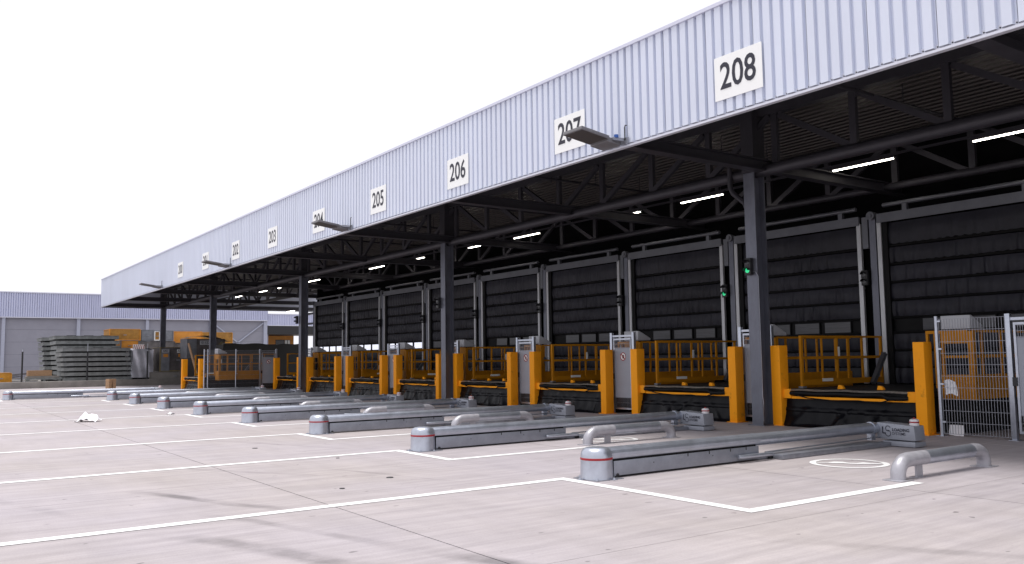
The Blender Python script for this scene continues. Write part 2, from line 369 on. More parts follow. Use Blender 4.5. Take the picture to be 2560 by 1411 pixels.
# trusses parallel to the facade
CL = [-12.75-13.65*i for i in range(-1, 5)]
CYL = 15.7
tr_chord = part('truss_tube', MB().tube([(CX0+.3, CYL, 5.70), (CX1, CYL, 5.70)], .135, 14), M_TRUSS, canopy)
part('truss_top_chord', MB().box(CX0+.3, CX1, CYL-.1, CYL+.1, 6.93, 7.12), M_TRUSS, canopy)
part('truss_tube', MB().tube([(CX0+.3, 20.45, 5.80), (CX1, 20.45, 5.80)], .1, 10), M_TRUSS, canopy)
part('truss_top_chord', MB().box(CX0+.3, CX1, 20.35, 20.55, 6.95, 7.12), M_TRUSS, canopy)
for row, Yt in enumerate((CYL, 20.45)):
    xx = -12.0+1.95*9; post = MB().box(-.075, .075, -.05, .05, 5.8, 6.95).mesh('truss_post', M_TRUSS)
    bra = MB().bar((-.98+.1, .04, 6.9), (.98-.1, .04, 5.82), .09, .13).mesh('truss_brace', M_TRUSS)
    while xx > CX0+1:
        link('truss_post', post, canopy, (xx, Yt, 0))
        # braces rise towards the nearest column
        mid = xx-.975; near = min(CL, key=lambda c: abs(c-mid))
        b = link('truss_brace', bra, canopy, (mid, Yt, 0))
        if near > mid: b.rotation_euler = (0, 0, math.pi)
        xx -= 1.95
beam = MB(); beam.box(-.13, .13, 0, 16.4, 5.66, 5.685); beam.box(-.13, .13, 0, 16.4, 5.89, 5.915); beam.box(-.02, .02, 0, 16.4, 5.686, 5.889)
bme = beam.mesh('cross_beam', M_TRUSS)
for j in range(-2, 9):
    link('cross_beam', bme, canopy, (-12.3-6.825*j, FY+.11, 0))
    part('beam_hanger', MB().bar((-12.3-6.825*j, FY+.3, 5.92), (-12.3-6.825*j, FY+.3, 7.15), .1, .1), M_TRUSS, canopy)
# columns: H sections
cm = MB(); 
cm.box(-.15, .15, 0, .03, .02, 5.66); cm.box(-.15, .15, .33, .36, .02, 5.66); cm.box(-.02, .02, .031, .329, .02, 5.66)
cme = cm.mesh('column', M_COLM)
cap = MB().box(-.17, .17, -.02, .38, 5.67, 7.1).mesh('column_head', M_TRUSS)
bp_ = MB().box(-.22, .22, -.06, .42, 0, .02).mesh('base_plate', M_COLM)
for i, (cx, cy) in enumerate([(-12.58, 15.45), (-26.2, 15.45), (-39.75, 15.45), (-54.8, 15.45), (-67.7, 15.45), (1.0, 15.45)]):
    c = link('column', cme, canopy, (cx, cy, 0)); link('base_plate', bp_, c); link('column_head', cap, c)
    if i == 0:
        part('downpipe', MB().tube([(-.62, .1, 5.9), (-.62, .1, 5.45), (-.55, .1, 5.3), (-.22, .1, 5.02), (-.17, .1, 4.9)], .06, 10), M_TRUSS, c)
        part('cable', MB().tube([(.02, -.02, 3.42), (.12, -.03, 3.40), (.165, 0, 3.3), (.165, 0, 1.0), (.16, 0, .62), (.2, -.03, .5), (.2, -.03, .36), (.16, 0, .28), (.165, 0, .1)], .008, 6), M_GALVD, c)
# sprinkler pipes and drops
for k in range(-1, 12):
    xx = -9.6-4.9*k
    mb = MB().tube([(xx, FY+.4, 6.72), (xx, 22, 6.72)], .035, 8)
    for yy in (13.2, 14.7, 16.8, 18.6):
        mb.tube([(xx, yy, 6.72), (xx, yy, 7.16)], .012, 6); mb.tube([(xx, yy+.4, 6.78), (xx, yy+.4, 6.6)], .02, 6)
    part('sprinkler_pipe', mb, M_TRUSS, canopy)
    part('pipe_clamp', MB().tube([(xx+.02, 13.2, 6.66), (xx+.12, 13.15, 6.60), (xx+.16, 13.12, 6.45)], .03, 8), M_GALVD, canopy)
part('sprinkler_main', MB().tube([(CX0+1, 13.9, 6.62), (CX1, 13.9, 6.62)], .05, 8), M_TRUSS, canopy)
# hall behind the doors (dark shell)
HX0 = -48.75
part('hall_wall', MB().box(HX0, CX1, 27.6, 27.8, 0, 7.15), M_DARK, canopy)
part('hall_wall', MB().box(HX0-.1, HX0, 20.05, 27.8, 0, 7.15), M_DARK, canopy)
part('hall_wall', MB().box(CX1-.2, CX1, 19.9, 27.5, 0, 7.15), M_DARK, canopy)
part('hall_floor', MB().box(HX0, CX1-.3, 19.85, 27.5, .012, .80), M_DARK, canopy)
part('upper_wall', MB().box(HX0, CX1-.3, 21.2, 21.3, 5.0, 7.15), M_DARK, canopy)
part('frame_post', MB().box(-50.2, -50.05, 19.8, 19.95, 0, 7.1), M_LINT, canopy)
for z in (2.2, 3.75, 4.35): part('frame_rail', MB().box(-50.04, -48.8, 19.82, 19.92, z, z+.12), M_LINT, canopy)

# number signs
board = MB().box(-.51, .51, 0, .012, -.385, .385).mesh('board', M_SIGN)
for k in range(9):
    t = thing('bay_sign', f'white sign with black number {NUM[k]} on the cladding, {ORD[k]} sign from the right', 'sign', (-9.395-P*k, FY-.016, 6.336), 0, 'bay number signs')
    link('board', board, t)
    link('digits', text_mesh(NUM[k], .655, M_INK, .001, .80, .008, 'digits'), t, (0, -.004, 0))

# floodlights on arms under the drip edge
def floodlight(k, X):
    t = thing('floodlight', ['large grey floodlight with blue cap partly covering the second number sign', 'grey floodlight partly covering the fifth number sign from the right', 'grey floodlight partly covering the second number sign from the left', 'smallest grey floodlight, left of all the number signs'][k], 'floodlight', (X, FY, 5.72), 0, 'floodlights along the canopy')
    tl = R(-8)
    def q(x, y, z): return (x, y*math.cos(tl)-z*math.sin(tl), y*math.sin(tl)+z*math.cos(tl))
    def tb(x0, x1, y0, y1, z0, z1):
        m = MB().box(x0, x1, y0, y1, z0, z1); m.v = [q(*v) for v in m.v]; return m
    part('housing', tb(-.29, .29, -1.12, -.42, -.02, .045), M_FLOOD, t, bevel=.008)
    part('glass', tb(-.26, .26, -1.08, -.46, -.026, -.021), M_FLGL, t)
    part('driver_box', tb(-.29, .22, -.41, -.06, -.05, .05), M_FLOOD, t, bevel=.01)
    part('arm', MB().bar(q(.24, -.3, .03), (.3, -.02, .06), .06, .06), M_GALVD, t)
    part('bracket', MB().box(.2, .42, -.05, -.032, -.02, .1), M_GALVD, t)
    if k == 0: part('cap', MB().tube([(.27, -.22, .09), (.27, -.22, .15)], .045, 12), M_BLUE, t)
    part('cable_hook', MB().tube([(.34, -.06, .05), (.34, -.06, .3), (.36, -.06, .34), (.40, -.06, .33)], .012, 6), M_BLK, t)
for k, X in enumerate([-12.52, -25.24, -37.6, -49.85]): floodlight(k, X)

# strip lights
def striplight():
    t = thing('strip_light', 'x', 'strip light', (0, 0, 0), 0, 'strip lights under the canopy')
    part('tube', MB().box(0, 1.62, -.02, .02, -.024, .0), M_TUBE, t)
    part('housing', MB().box(-.05, 1.67, -.045, .045, .004, .07), M_TRUSS, t)
    return t
LX = [-9.3, -12.8, -18.03, -21.45, -26.8, -30.1, -35.5, -39.5, -44.05, -47.55, -52.6, -56.3, -61.2, -65.3]
proto = striplight()
for i, xx in enumerate(LX):
    o = proto if i == 0 else dup(proto)
    o.location = (xx, 19.0, 6.17); o['label'] = f'lit white strip light under the canopy roof, {ORD[i]} of the row from the right'
o = dup(proto); o.location = (-64.5, 24, 5.40); o['label'] = 'lit white strip light hung low behind the row, beside the far canopy column'
tag(part('light_rail', MB().box(-66, 4, 18.97, 19.03, 6.245, 6.30), M_TRUSS, None), 'thin dark rail carrying the strip lights under the roof', 'light rail')

# ------------------------------------------------------------------ curtain doors
DY = 19.8
def wavy(seed, wd, h, amp):
    rr = random.Random(seed); ph = [rr.uniform(0, 6.28) for _ in range(9)]; loc = [rr.uniform(0, wd) for _ in range(5)]
    def fn(u, v):
        x = u*wd; e = sum(math.exp(-((x-l)/.55)**2) for l in loc[:3])
        y = amp*(math.sin(x*24+ph[0]+.8*math.sin(x*2.1+ph[1]))*.5+math.sin(x*37+ph[2])*.25)*(.35+e)*(1.2-.7*v)
        y += .025*math.sin(v*3.14)*-1+.01*math.sin(x*3+ph[3]+v*2)
        z = v*h+.008*math.sin(x*31+ph[4])*(1-v)*(.3+e)
        return (x, y, z)
    return MB().grid(130, 5, fn)
PW = 3.72
panels = [wavy(s, PW, .37, .03).mesh('curtain_panel', M_VGREY) for s in (1, 2, 3)]
ptop = wavy(9, PW, .53, .012).mesh('curtain_panel', M_VGREY)
sleeve = MB().tube([(0, 0, 0), (PW, 0, 0)], .035, 8).mesh('sleeve_bar', M_RUB)
stripme = MB().box(-.055, .055, -.03, .05, .8, 4.84).mesh('guide_strip', M_STRIP)
lint = MB().box(0, 4.06, -.05, .03, 4.82, 5.02).add([(0, -.053, 4.985), (4.06, -.053, 4.985), (4.06, -.053, 5.03), (0, -.053, 5.03)], [(0, 1, 2, 3)]).box(0, 4.06, -.07, -.051, 4.80, 4.835)
lint = lint.mesh('lintel', M_LINT)
roll = MB().tube([(.1, .05, 5.24), (3.9, .05, 5.24)], .055, 10).box(.62, .74, 0, .1, 5.03, 5.2).box(3.4, 3.52, 0, .1, 5.03, 5.2).mesh('roller_tube', M_LINT)
win = MB().box(0, .76, -.012, .012, .03, .30)
winf = MB()
for a in ((-.03, 0, -.015, .33), (.76, .79, -.015, .33), (0, .76, -.015, .03), (0, .76, .30, .33)): winf.box(a[0], a[1], -.02, .02, a[2], a[3])
wing, winl, winf = win.mesh('pane', M_WING), win.mesh('pane', M_WINL), winf.mesh('window', M_RUB)
def door(d):
    X0 = -12.12-P*d
    lab = f'black ribbed curtain door at the back of the dock, {ORD[d]} from the right' if d >= 0 else 'black ribbed curtain door behind the far right mesh fence'
    t = thing('curtain_door', lab, 'door', (X0, DY, 0), 0, 'curtain doors along the back of the dock')
    for x in (0, 3.99): link('guide_strip', stripme, t, (x, 0, 0))
    link('lintel', lint, t, (-.04, 0, 0)); link('roller_tube', roll, t)
    part('side_seal', MB().box(.06, .2, 0, .06, .8, 4.8), M_RUB, t)
    off = .2
    link('curtain_panel', ptop, t, (off, .08, 4.25)); zs = [3.79, 3.33, 2.89, 2.45]
    for i, z in enumerate(zs): link('curtain_panel', panels[(i+d) % 3], t, (off, .08, z))
    for z in (4.21, 3.75, 3.30, 2.86, 2.42, 2.05, 1.62): link('sleeve_bar', sleeve, t, (off, .085, z))
    for i in range(4 if d >= 5 else 3):
        o = link('window', winf, t, (off+(.02 if d >= 5 else .75)+i*.93, .08, 2.07)); link('pane', winl if d >= 6 else wing, o)
    part('window_band', MB().box(off, off+PW, .105, .115, 2.06, 2.42), M_RUB, t)
    for i, z in enumerate((1.65, 1.22, .82)): link('curtain_panel', panels[(i+d+1) % 3], t, (off, .08, z))
for d in range(-1, 9): door(d)
# pillars between the doors
pil = MB().box(-.085, .085, -.02, .16, .0, 4.95)
pilm = pil.mesh('post', M_COLM); tankm = MB().box(-.3, -.14, 0, .12, 4.2, 5.0).mesh('counterweight_box', M_LINT)
hubm = MB().tube([(0, -.1, 5.0), (0, .06, 5.0)], .11, 16).tube([(0, -.13, 5.0), (0, -.09, 5.0)], .05, 12).mesh('roller_hub', M_LINT)
backm = MB().box(-.36, .3, .18, .2, .0, 5.0).mesh('pillar_cover', M_DARK)
for d in range(-1, 9):
    t = thing('door_pillar', (f'grey steel pillar on the left side of the {ORD[d]} curtain door from the right' if d >= 0 else 'grey steel pillar beside the mesh fence at the far right'), 'pillar', (-12.30-P*d, DY, 0), 0, 'pillars between the curtain doors')
    link('post', pilm, t); link('roller_hub', hubm, t); link('pillar_cover', backm, t)
    if d < 8: link('counterweight_box', tankm, t)

# traffic lights
def tlight(label, x, y, z, lit, rz=0):
    t = thing('traffic_light', label, 'traffic light', (x, y, z), rz, 'dock traffic lights')
    part('housing', MB().box(-.085, .085, -.1, 0, -.19, .19), M_BLK, t, bevel=.01)
    for i, zz in enumerate((.09, -.09)):
        n = 'red_lens' if i == 0 else 'green_lens'
        part(n, MB().tube([(0, -.1, zz), (0, -.108, zz)], .055, 16), M_GRN if (lit and i) else M_LENS, t)
        v = MB()
        for a in range(8):
            a0, a1 = math.pi*a/8, math.pi*(a+1)/8
            v.add([(.066*math.cos(q), yy, zz+.066*math.sin(q)) for q, yy in ((a0, -.1), (a1, -.1), (a1, -.19), (a0, -.19))], [(0, 1, 2, 3)], True)
        part('visor', v, M_BLK, t)
tlight('traffic light showing green on the nearest canopy column', -12.62, 15.44, 3.53, True)
tlight('unlit traffic light on the second canopy column', -26.42, 15.44, 3.55, False)
tlight('unlit traffic light on the left side of the third canopy column', -39.98, 15.44, 3.55, False)
for d in range(0, 8):
    tlight(f'traffic light {"showing green" if d == 1 else "unlit"} on the {ORD[d]} door pillar from the right', -12.52-P*d, DY-.03, 3.45, d == 1)

# ------------------------------------------------------------------ dock lifts
def skirt(seed):
    rr = random.Random(seed); folds = [(rr.uniform(.2, 3.2), rr.uniform(-1.6, 1.6), rr.uniform(.05, .17), rr.uniform(.015, .06)) for _ in range(13)]
    def fn(u, v):
        x = .22+u*3.12; z = .62*(1-v); y = .19-.16*v*v
        for (c, sl, wd, am) in folds:
            s = (x-c-sl*v*.45)/wd; y -= am*math.exp(-s*s)*(v**1.2)
        y += .012*math.sin(x*17+seed)*v; 
        if abs(v-.42) < .05: y -= .02
        if v > .95: z = .004; y -= .04+.02*math.sin(x*5+seed)
        return (x, y, max(z, .004)+(.0))
    return MB().grid(90, 24, fn)
def make_lift():
    t = thing('dock_lift', 'x', 'dock lift', (0, 0, 0), 0, 'dock lifts along the loading bays')
    for x0, x1 in ((0, .245), (3.325, 3.545)):
        p = part('post', MB().box(x0, x1, 0, .28, .015, 1.755), M_YEL, t, bevel=.008)
        part('base_plate', MB().box(x0-.05, x1+.04, -.05, .33, 0, .016), M_YEL, p)
    for x0, x1 in ((.247, .44), (3.13, 3.323)): part('bracket', MB().box(x0, x1, .07, .22, .60, .80), M_YEL, t, bevel=.006)
    part('front_beam', MB().box(.442, 3.128, .10, .2, .595, .645), M_YEL, t)
    part('bumper_roll', MB().grid(40, 10, lambda u, v: (.43+u*2.72, .09+.05*math.cos(v*6.283)-.01*math.sin(u*23), .712+.045*math.sin(v*6.283)+.008*math.sin(u*19)+(-.04 if u > .82 else 0))), M_RUB, t)
    part('lip', MB().grid(30, 1, lambda u, v: (.44+u*2.7, .025+v*.09, .768+.006*math.sin(u*17)+v*.034), False), M_LIP, t)
    part('deck', MB().box(.26, 3.3, .205, 3.85, .70, .80).box(3.302, 3.9, .95, 3.85, .70, .80), M_TARM, t)
    for x in (1.28, 2.2):
        pts = [(x+.0+.07*0, .8)]+[(x+.09*math.cos(a), .8+.085*math.sin(a)) for a in [0, .4, .8, 1.2, 1.57]]+[(x-.03, .885), (x-.05, .8)]
        part('wheel_stop', MB().prism(pts[1:], 'y', .62, .70), M_YEL, t, bevel=.004)
    part('hose', MB().tube([(.5, .05, .70), (.9, .03, .62), (1.5, .03, .585), (2.1, .03, .60), (2.5, .04, .56), (2.8, .05, .64), (3.05, .06, .70)], .013, 6), M_RUB, t)
    part('skirt', skirt(3), M_VINYL, t)
    part('understructure', MB().box(.3, 3.3, .5, 3.8, .0, .69).box(3.302, 3.85, 1.0, 3.8, .0, .63), M_RUB, t)
    # left railing
    x = .32
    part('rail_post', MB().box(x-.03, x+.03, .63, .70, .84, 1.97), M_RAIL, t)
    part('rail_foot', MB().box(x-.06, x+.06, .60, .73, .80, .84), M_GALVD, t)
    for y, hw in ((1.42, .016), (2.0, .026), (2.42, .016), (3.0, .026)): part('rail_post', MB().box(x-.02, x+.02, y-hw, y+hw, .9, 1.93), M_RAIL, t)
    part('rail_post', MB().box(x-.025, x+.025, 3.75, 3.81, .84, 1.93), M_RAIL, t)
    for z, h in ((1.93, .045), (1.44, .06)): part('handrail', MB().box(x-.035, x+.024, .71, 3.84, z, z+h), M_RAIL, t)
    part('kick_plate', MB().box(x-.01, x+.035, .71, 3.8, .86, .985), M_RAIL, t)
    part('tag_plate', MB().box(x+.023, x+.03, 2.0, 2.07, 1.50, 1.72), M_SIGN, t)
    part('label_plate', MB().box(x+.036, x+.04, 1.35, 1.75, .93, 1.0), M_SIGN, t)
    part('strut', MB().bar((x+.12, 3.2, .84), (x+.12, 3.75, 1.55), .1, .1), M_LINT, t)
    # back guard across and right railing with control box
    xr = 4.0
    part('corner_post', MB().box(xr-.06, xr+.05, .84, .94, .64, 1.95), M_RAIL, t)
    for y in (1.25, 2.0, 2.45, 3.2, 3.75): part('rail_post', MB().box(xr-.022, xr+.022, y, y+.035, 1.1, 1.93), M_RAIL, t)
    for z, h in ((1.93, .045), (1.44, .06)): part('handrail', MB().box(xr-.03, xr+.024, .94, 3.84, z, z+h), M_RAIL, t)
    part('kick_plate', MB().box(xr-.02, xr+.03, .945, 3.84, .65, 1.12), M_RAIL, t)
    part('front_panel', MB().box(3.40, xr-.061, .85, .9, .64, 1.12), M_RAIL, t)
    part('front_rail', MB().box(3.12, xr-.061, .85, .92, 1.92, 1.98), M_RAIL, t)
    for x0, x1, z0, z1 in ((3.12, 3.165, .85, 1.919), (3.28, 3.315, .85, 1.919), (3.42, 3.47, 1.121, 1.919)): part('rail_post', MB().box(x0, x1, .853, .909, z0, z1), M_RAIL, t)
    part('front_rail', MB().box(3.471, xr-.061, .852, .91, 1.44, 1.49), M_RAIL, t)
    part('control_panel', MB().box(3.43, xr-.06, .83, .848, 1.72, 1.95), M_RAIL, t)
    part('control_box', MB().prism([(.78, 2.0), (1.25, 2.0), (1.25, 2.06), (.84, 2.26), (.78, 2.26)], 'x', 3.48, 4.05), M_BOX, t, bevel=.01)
    return t
lift = make_lift()
for k in range(9):
    o = lift if k == 0 else dup(lift)
    o.location = (-12.415-P*k, 15.76-(3.5 if k == 8 else 0), 0)
    o['label'] = f'orange yellow dock lift with black skirt, {ORD[k]} from the right under the canopy' if k < 8 else 'orange yellow dock lift standing forward beyond the far mesh fence, leftmost of the row'
sk = [None, skirt(5), skirt(8), skirt(13)]
for i, o in enumerate([o for o in COL.objects if o.name.startswith('skirt')]):
    if i % 4: 
        if isinstance(sk[i % 4], MB): sk[i % 4] = sk[i % 4].mesh('skirt', M_VINYL)
        o.data = sk[i % 4]

# ------------------------------------------------------------------ gates and mesh fences
def wires(x0, x1, z0, z1, dx=.05, dz=.2, r=.0035):
    m = MB(); n = int((x1-x0)/dx)
    for i in range(n+1): x = x0+(x1-x0)*i/n; m.box(x-r, x+r, -r, r, z0, z1)
    k = max(1, int((z1-z0)/dz))
    for i in range(k+1): z = z0+(z1-z0)*i/k; m.box(x0, x1, -r*1.3-.004, r*1.3-.004, z-r, z+r)
    return m
def make_gate():
    t = thing('sheet_gate', 'x', 'gate', (0, 0, 0), 0, 'sheet metal gates between the dock lifts')
    for x in (0, .88): 
        p = part('gate_post', MB().box(x, x+.085, 0, .085, .012, 2.22), M_GALV, t, bevel=.005)
        part('base_plate', MB().box(x-.04, x+.125, -.04, .125, 0, .012), M_GALV, p)
    part('top_bar', MB().box(.087, .878, .02, .07, 2.10, 2.15), M_GALV, t)
    lf = part('gate_leaf', MB().box(.13, .17, .015, .055, .12, 2.06).box(.79, .83, .015, .055, .12, 2.06).box(.171, .789, .015, .055, 2.02, 2.06).box(.171, .789, .015, .055, .12, .16), M_GALV, t)
    part('sheet', MB().box(.172, .788, .03, .036, .44, 1.80), M_SHEET, lf)
    tag(part('wire_mesh', wires(.175, .785, .17, .435, .04, .12, .003), M_GALVD, lf), kind='stuff')
    tag(part('wire_mesh', wires(.175, .785, 1.805, 2.015, .04, .1), M_GALVD, lf), kind='stuff')
    part('lock', MB().box(.075, .15, -.01, .012, .95, 1.1), M_BLK, t)
    s = part('prohibition_sign', MB().tube([(.5, .027, 1.56), (.5, .0295, 1.56)], .09, 24), M_SIGN, t)
    s.scale = (1.25, 1, 1.25); s.location = (-.125, 0, -.39)
    rg = MB(); n = 28
    for i in range(n):
        a, b = 2*math.pi*i/n, 2*math.pi*(i+1)/n
        rg.add([(.5+r*math.cos(q), .0255, 1.56+r*math.sin(q)) for r, q in ((.072, a), (.092, a), (.092, b), (.072, b))], [(0, 1, 2, 3)])
    rg.add([(.5-.065, .0252, 1.56+.05), (.5-.05, .0252, 1.56+.065), (.5+.065, .0252, 1.56-.05), (.5+.05, .0252, 1.56-.065)], [(0, 1, 2, 3)])
    part('red_ring', rg, M_RED, s)
    hd = MB()      # raised hand: palm and four fingers
    hd.box(.485, .535, .0256, .0262, 1.515, 1.565)
    for i in range(4): hd.box(.486+i*.0125, .495+i*.0125, .0256, .0262, 1.566, 1.595+.008*(i in (1, 2)))
    hd.add([(.484, .0258, 1.53), (.484, .0258, 1.548), (.466, .0258, 1.572), (.458, .0258, 1.565)], [(0, 1, 2, 3)])
    part('hand_symbol', hd, M_INK, s)
    return t
gate = make_gate()
for k in range(0, 7):
    o = gate if k == 0 else dup(gate)
    o.location = (-13.60-P*k, 16.10, 0)
    o['label'] = ('grey sheet gate half hidden behind the nearest canopy column' if k == 0 else f'grey sheet gate between the {ORD[k]} and {ORD[k+1]} dock lifts from the right')
o = dup(gate); o.location = (-7.42, 15.86, 0); o['label'] = 'grey sheet gate at the far right edge, right of the mesh fence'
o = dup(gate); o.location = (-44.75, 15.2, 0); o.rotation_euler = (0, 0, math.pi/2); o['label'] = 'grey sheet gate at the right end of the far mesh fence, facing sideways'
def fence(label, loc, rz, ln, posts, h=2.17):
    t = thing('mesh_fence', label, 'fence', loc, rz)
    for x in posts:
        p = part('fence_post', MB().tube([(x, 0, .012), (x, 0, h+.06)], .032, 12), M_GALV, t)
        part('base_plate', MB().box(x-.07, x+.07, -.07, .07, 0, .012), M_GALV, p)
        for z in (.25, .95, 1.6, h-.05): part('clip', MB().box(x+.02, x+.09, -.02, .02, z, z+.03), M_GALV, p)
    tag(part('wire_mesh', wires(.05, ln, .05, h, .05, .2), M_GALVD, t), kind='stuff')
fence('galvanised wire mesh fence panel right of the nearest dock lift', (-8.66, 15.86, 0), 0, 1.24, [0])
fence('long galvanised wire mesh fence along the side of the leftmost dock lift', (-44.72, 12.35, 0), math.pi/2, 2.84, [0, .18, 1.6])

# ------------------------------------------------------------------ truck guides
def arc(cx, cz, r, a0, a1, n=14): return [(cx+r*math.cos(R(a0+(a1-a0)*i/n)), cz+r*math.sin(R(a0+(a1-a0)*i/n))) for i in range(n+1)]
def stroke(pts, wd):
    m = MB()
    for i in range(len(pts)-1):
        a, b = Vector((pts[i][0], pts[i][1])), Vector((pts[i+1][0], pts[i+1][1])); d = (b-a).normalized(); n = Vector((-d.y, d.x))*wd/2; a = a-d*.001; b = b+d*.001
        m.add([(q.x, 0, q.y) for q in (a+n, a-n, b-n, b+n)], [(0, 1, 2, 3)])
    return m
def make_guide():
    t = thing('truck_guide', 'x', 'truck guide', (0, 0, 0), 0, 'truck guide beams on the yard')
    b = part('bumper', MB().lathe([(.214, .01), (.21, .05), (.205, .24), (.203, .30), (.193, .345), (.172, .378), (.14, .397), (.09, .405), (.0, .408)], 36, 0, .0, 1, 1.0), M_GALV, t)
    part('red_band', MB().lathe([(.2065, .247), (.2085, .25), (.2075, .272), (.2055, .275)], 36), M_RED, b)
    ft = MB().box(-.23, .23, -.20, .26, .0, .009)
    part('foot_plate', ft, M_GALVD, b)
    for i in range(6):
        a = 2*math.pi*i/6+.35
        part('anchor_bolt', MB().lathe([(.020, .009), (.019, .022), (.009, .024), (.008, .032)], 8, .25*math.cos(a), .25*math.sin(a)).box(.25*math.cos(a)-.032, .25*math.cos(a)+.032, .25*math.sin(a)-.032, .25*math.sin(a)+.032, .0, .0089), M_GALV, b)
    # tube, slightly faceted
    tb = []
    for i in range(16): tb.append((.105*math.cos(2*math.pi*i/16+.2), .296+.094*math.sin(2*math.pi*i/16+.2)))
    tm = MB().prism(tb, 'y', .15, 3.1); 
    part('beam_tube', tm, M_GALV, t, sharp=20)
    tb2 = [(x*.97, .292+(z-.292)*.97) for x, z in tb]
    part('beam_tube', MB().prism(tb2, 'y', 3.104, 6.2), M_GALV, t, sharp=25)
    cv = MB()
    for s in (-1, 1):
        xs = s*.108
        cv.box(min(xs, xs-s*.012), max(xs, xs-s*.012), .2, 3.05, .028, .215)
    cv.box(-.095, .095, 3.03, 3.049, .03, .214)
    part('side_cover', cv, M_COVER, t, bevel=.002)
    part('cover_gap', MB().box(-.092, .092, .2, 3.0, .02, .236), M_RUB, t)
    for y in (1.55, 1.98, 2.42, 2.76): part('slot', MB().box(.1085, .1105, y, y+.018, .175, .215), M_BLK, t)
    for y in (.9, 2.05): part('bolt_hole', MB().box(.1085, .1105, y, y+.014, .14, .154), M_BLK, t)
    part('drain_notch', MB().prism([(y, z) for y, z in [(.26+.03*math.cos(a), .028+.03*math.sin(a)) for a in [0, .5, 1, 1.57, 2.1, 2.6, 3.14]]], 'x', .1085, .1105), M_BLK, t)
    # ground rails
    r1 = MB().box(.12, .30, 3.35, 6.3, .004, .075); part('floor_rail', r1, M_GALVD, t, bevel=.01)
    part('floor_rail', MB().box(-.22, .06, 3.1, 6.3, .004, .05), M_GALVD, t, bevel=.006)
    part('chain', MB().box(.075, .105, 3.3, 6.3, .004, .04), M_BLK, t)
    part('slide_rod', MB().tube([(.15, 2.55, .09), (.17, 2.6, .09), (.17, 3.1, .09), (.155, 3.3, .085)], .03, 10), M_GALV, t)
    part('guide_rod', MB().tube([(.1, 3.2, .11), (.1, 6.25, .15)], .012, 8), M_GALVD, t)
    # end arm with lettering
    part('collar', MB().tube([(0, 6.06, .292), (0, 6.13, .292)], .108, 20).box(-.02, .06, 6.0, 6.12, .1, .2), M_GALV, t)
    arm = part('lock_arm', MB().prism([(.04, .12), (.70, .11), (.72, .12), (.70, .355), (.04, .39)], 'y', 6.2, 6.50), M_ARM, t, bevel=.012)
    part('skid', MB().box(.15, .715, 6.185, 6.52, .012, .095), M_ARM, arm, bevel=.008)
    lm = part('lamp', MB().lathe([(.075, .34), (.075, .43), (.068, .452), (.045, .462), (.0, .465)], 20, .62, 6.36), M_LAMPW, t)
    part('red_band', MB().lathe([(.0765, .40), (.0775, .402), (.0775, .42), (.0765, .422)], 20, .62, 6.36), M_RED, lm)
    part('lamp_tip', MB().lathe([(.022, .465), (.016, .482), (0, .488)], 10, .62, 6.36), M_RED, lm)
    # emblem: L and two linked arcs, then two words
    lg = MB()
    for st, wd in (([(.115, .31), (.115, .205), (.17, .205)], .02), (arc(.21, .285, .042, 20, 270), .011), ([(.21, .243), (.225, .236)], .011), (arc(.21, .205, .048, 60, -175), .011), (arc(.21, .205, .048, 60, 95, 4), .011)):
        s = stroke(st, wd); lg.add(s.v, s.f)
    part('emblem', lg, M_INK, arm, (.035, 6.196, .012))
    link('lettering', text_mesh('LOADING', .068, M_INK, .0006, 1.0, .002, 'lettering', 'LEFT'), arm, (.318, 6.1955, .278))
    link('lettering', text_mesh('SYSTEMS', .064, M_INK, .0006, .95, .0004, 'lettering', 'LEFT'), arm, (.318, 6.1955, .215))
    return t
guide = make_guide()
for k in range(9):
    o = guide if k == 0 else dup(guide)
    o.location = (-8.54-P*k, 7.30-(3.5 if k == 8 else 0), 0)
    o['label'] = f'galvanised truck guide beam with red banded bumper, {ORD[k]} from the right on the yard'

# hoop barriers
def make_hoop():
    t = thing('hoop_barrier', 'x', 'hoop barrier', (0, 0, 0), 0, 'low steel hoop barriers')
    r = .09; rb = .22; zt = .235
    pa = [(0, 0, .012), (0, 0, zt-rb+.05)]+[(0, rb-rb*math.cos(R(a)), zt-rb+.05+(rb-.05)*math.sin(R(a))) for a in range(15, 91, 15)]
    L_ = 2.08
    pb = [(0, L_-y, z) for (_, y, z) in pa[::-1]]
    part('bend', MB().tube(pa+[(0, .6, zt)], r, 18), M_HOOP, t)
    part('rail_tube', MB().tube([(0, .602, zt), (0, L_-.34, zt)], r*.985, 18), M_GALV, t)
    part('bend', MB().tube([(0, L_-.338, zt)]+pb, r, 18), M_HOOP, t)
    part('support_leg', MB().box(-.015, .015, .40, .53, .01, zt-.06), M_HOOP, t)
    part('foot_plate', MB().box(-.13, .13, -.14, .13, 0, .012), M_HOOP, t, bevel=.003)
    part('foot_plate', MB().box(-.13, .13, L_-.13, L_+.14, 0, .012), M_HOOP, t, bevel=.003)
    part('foot_plate', MB().box(-.06, .06, .34, .58, 0, .01), M_HOOP, t)
    return t
hoop = make_hoop()
for k in range(8):
    o = hoop if k == 0 else dup(hoop)
    o.location = (-6.03 if k == 0 else -11.9-P*(k-1), 9.98, 0)
    o['label'] = f'low grey steel hoop barrier just right of the {ORD[k]} truck guide from the right'

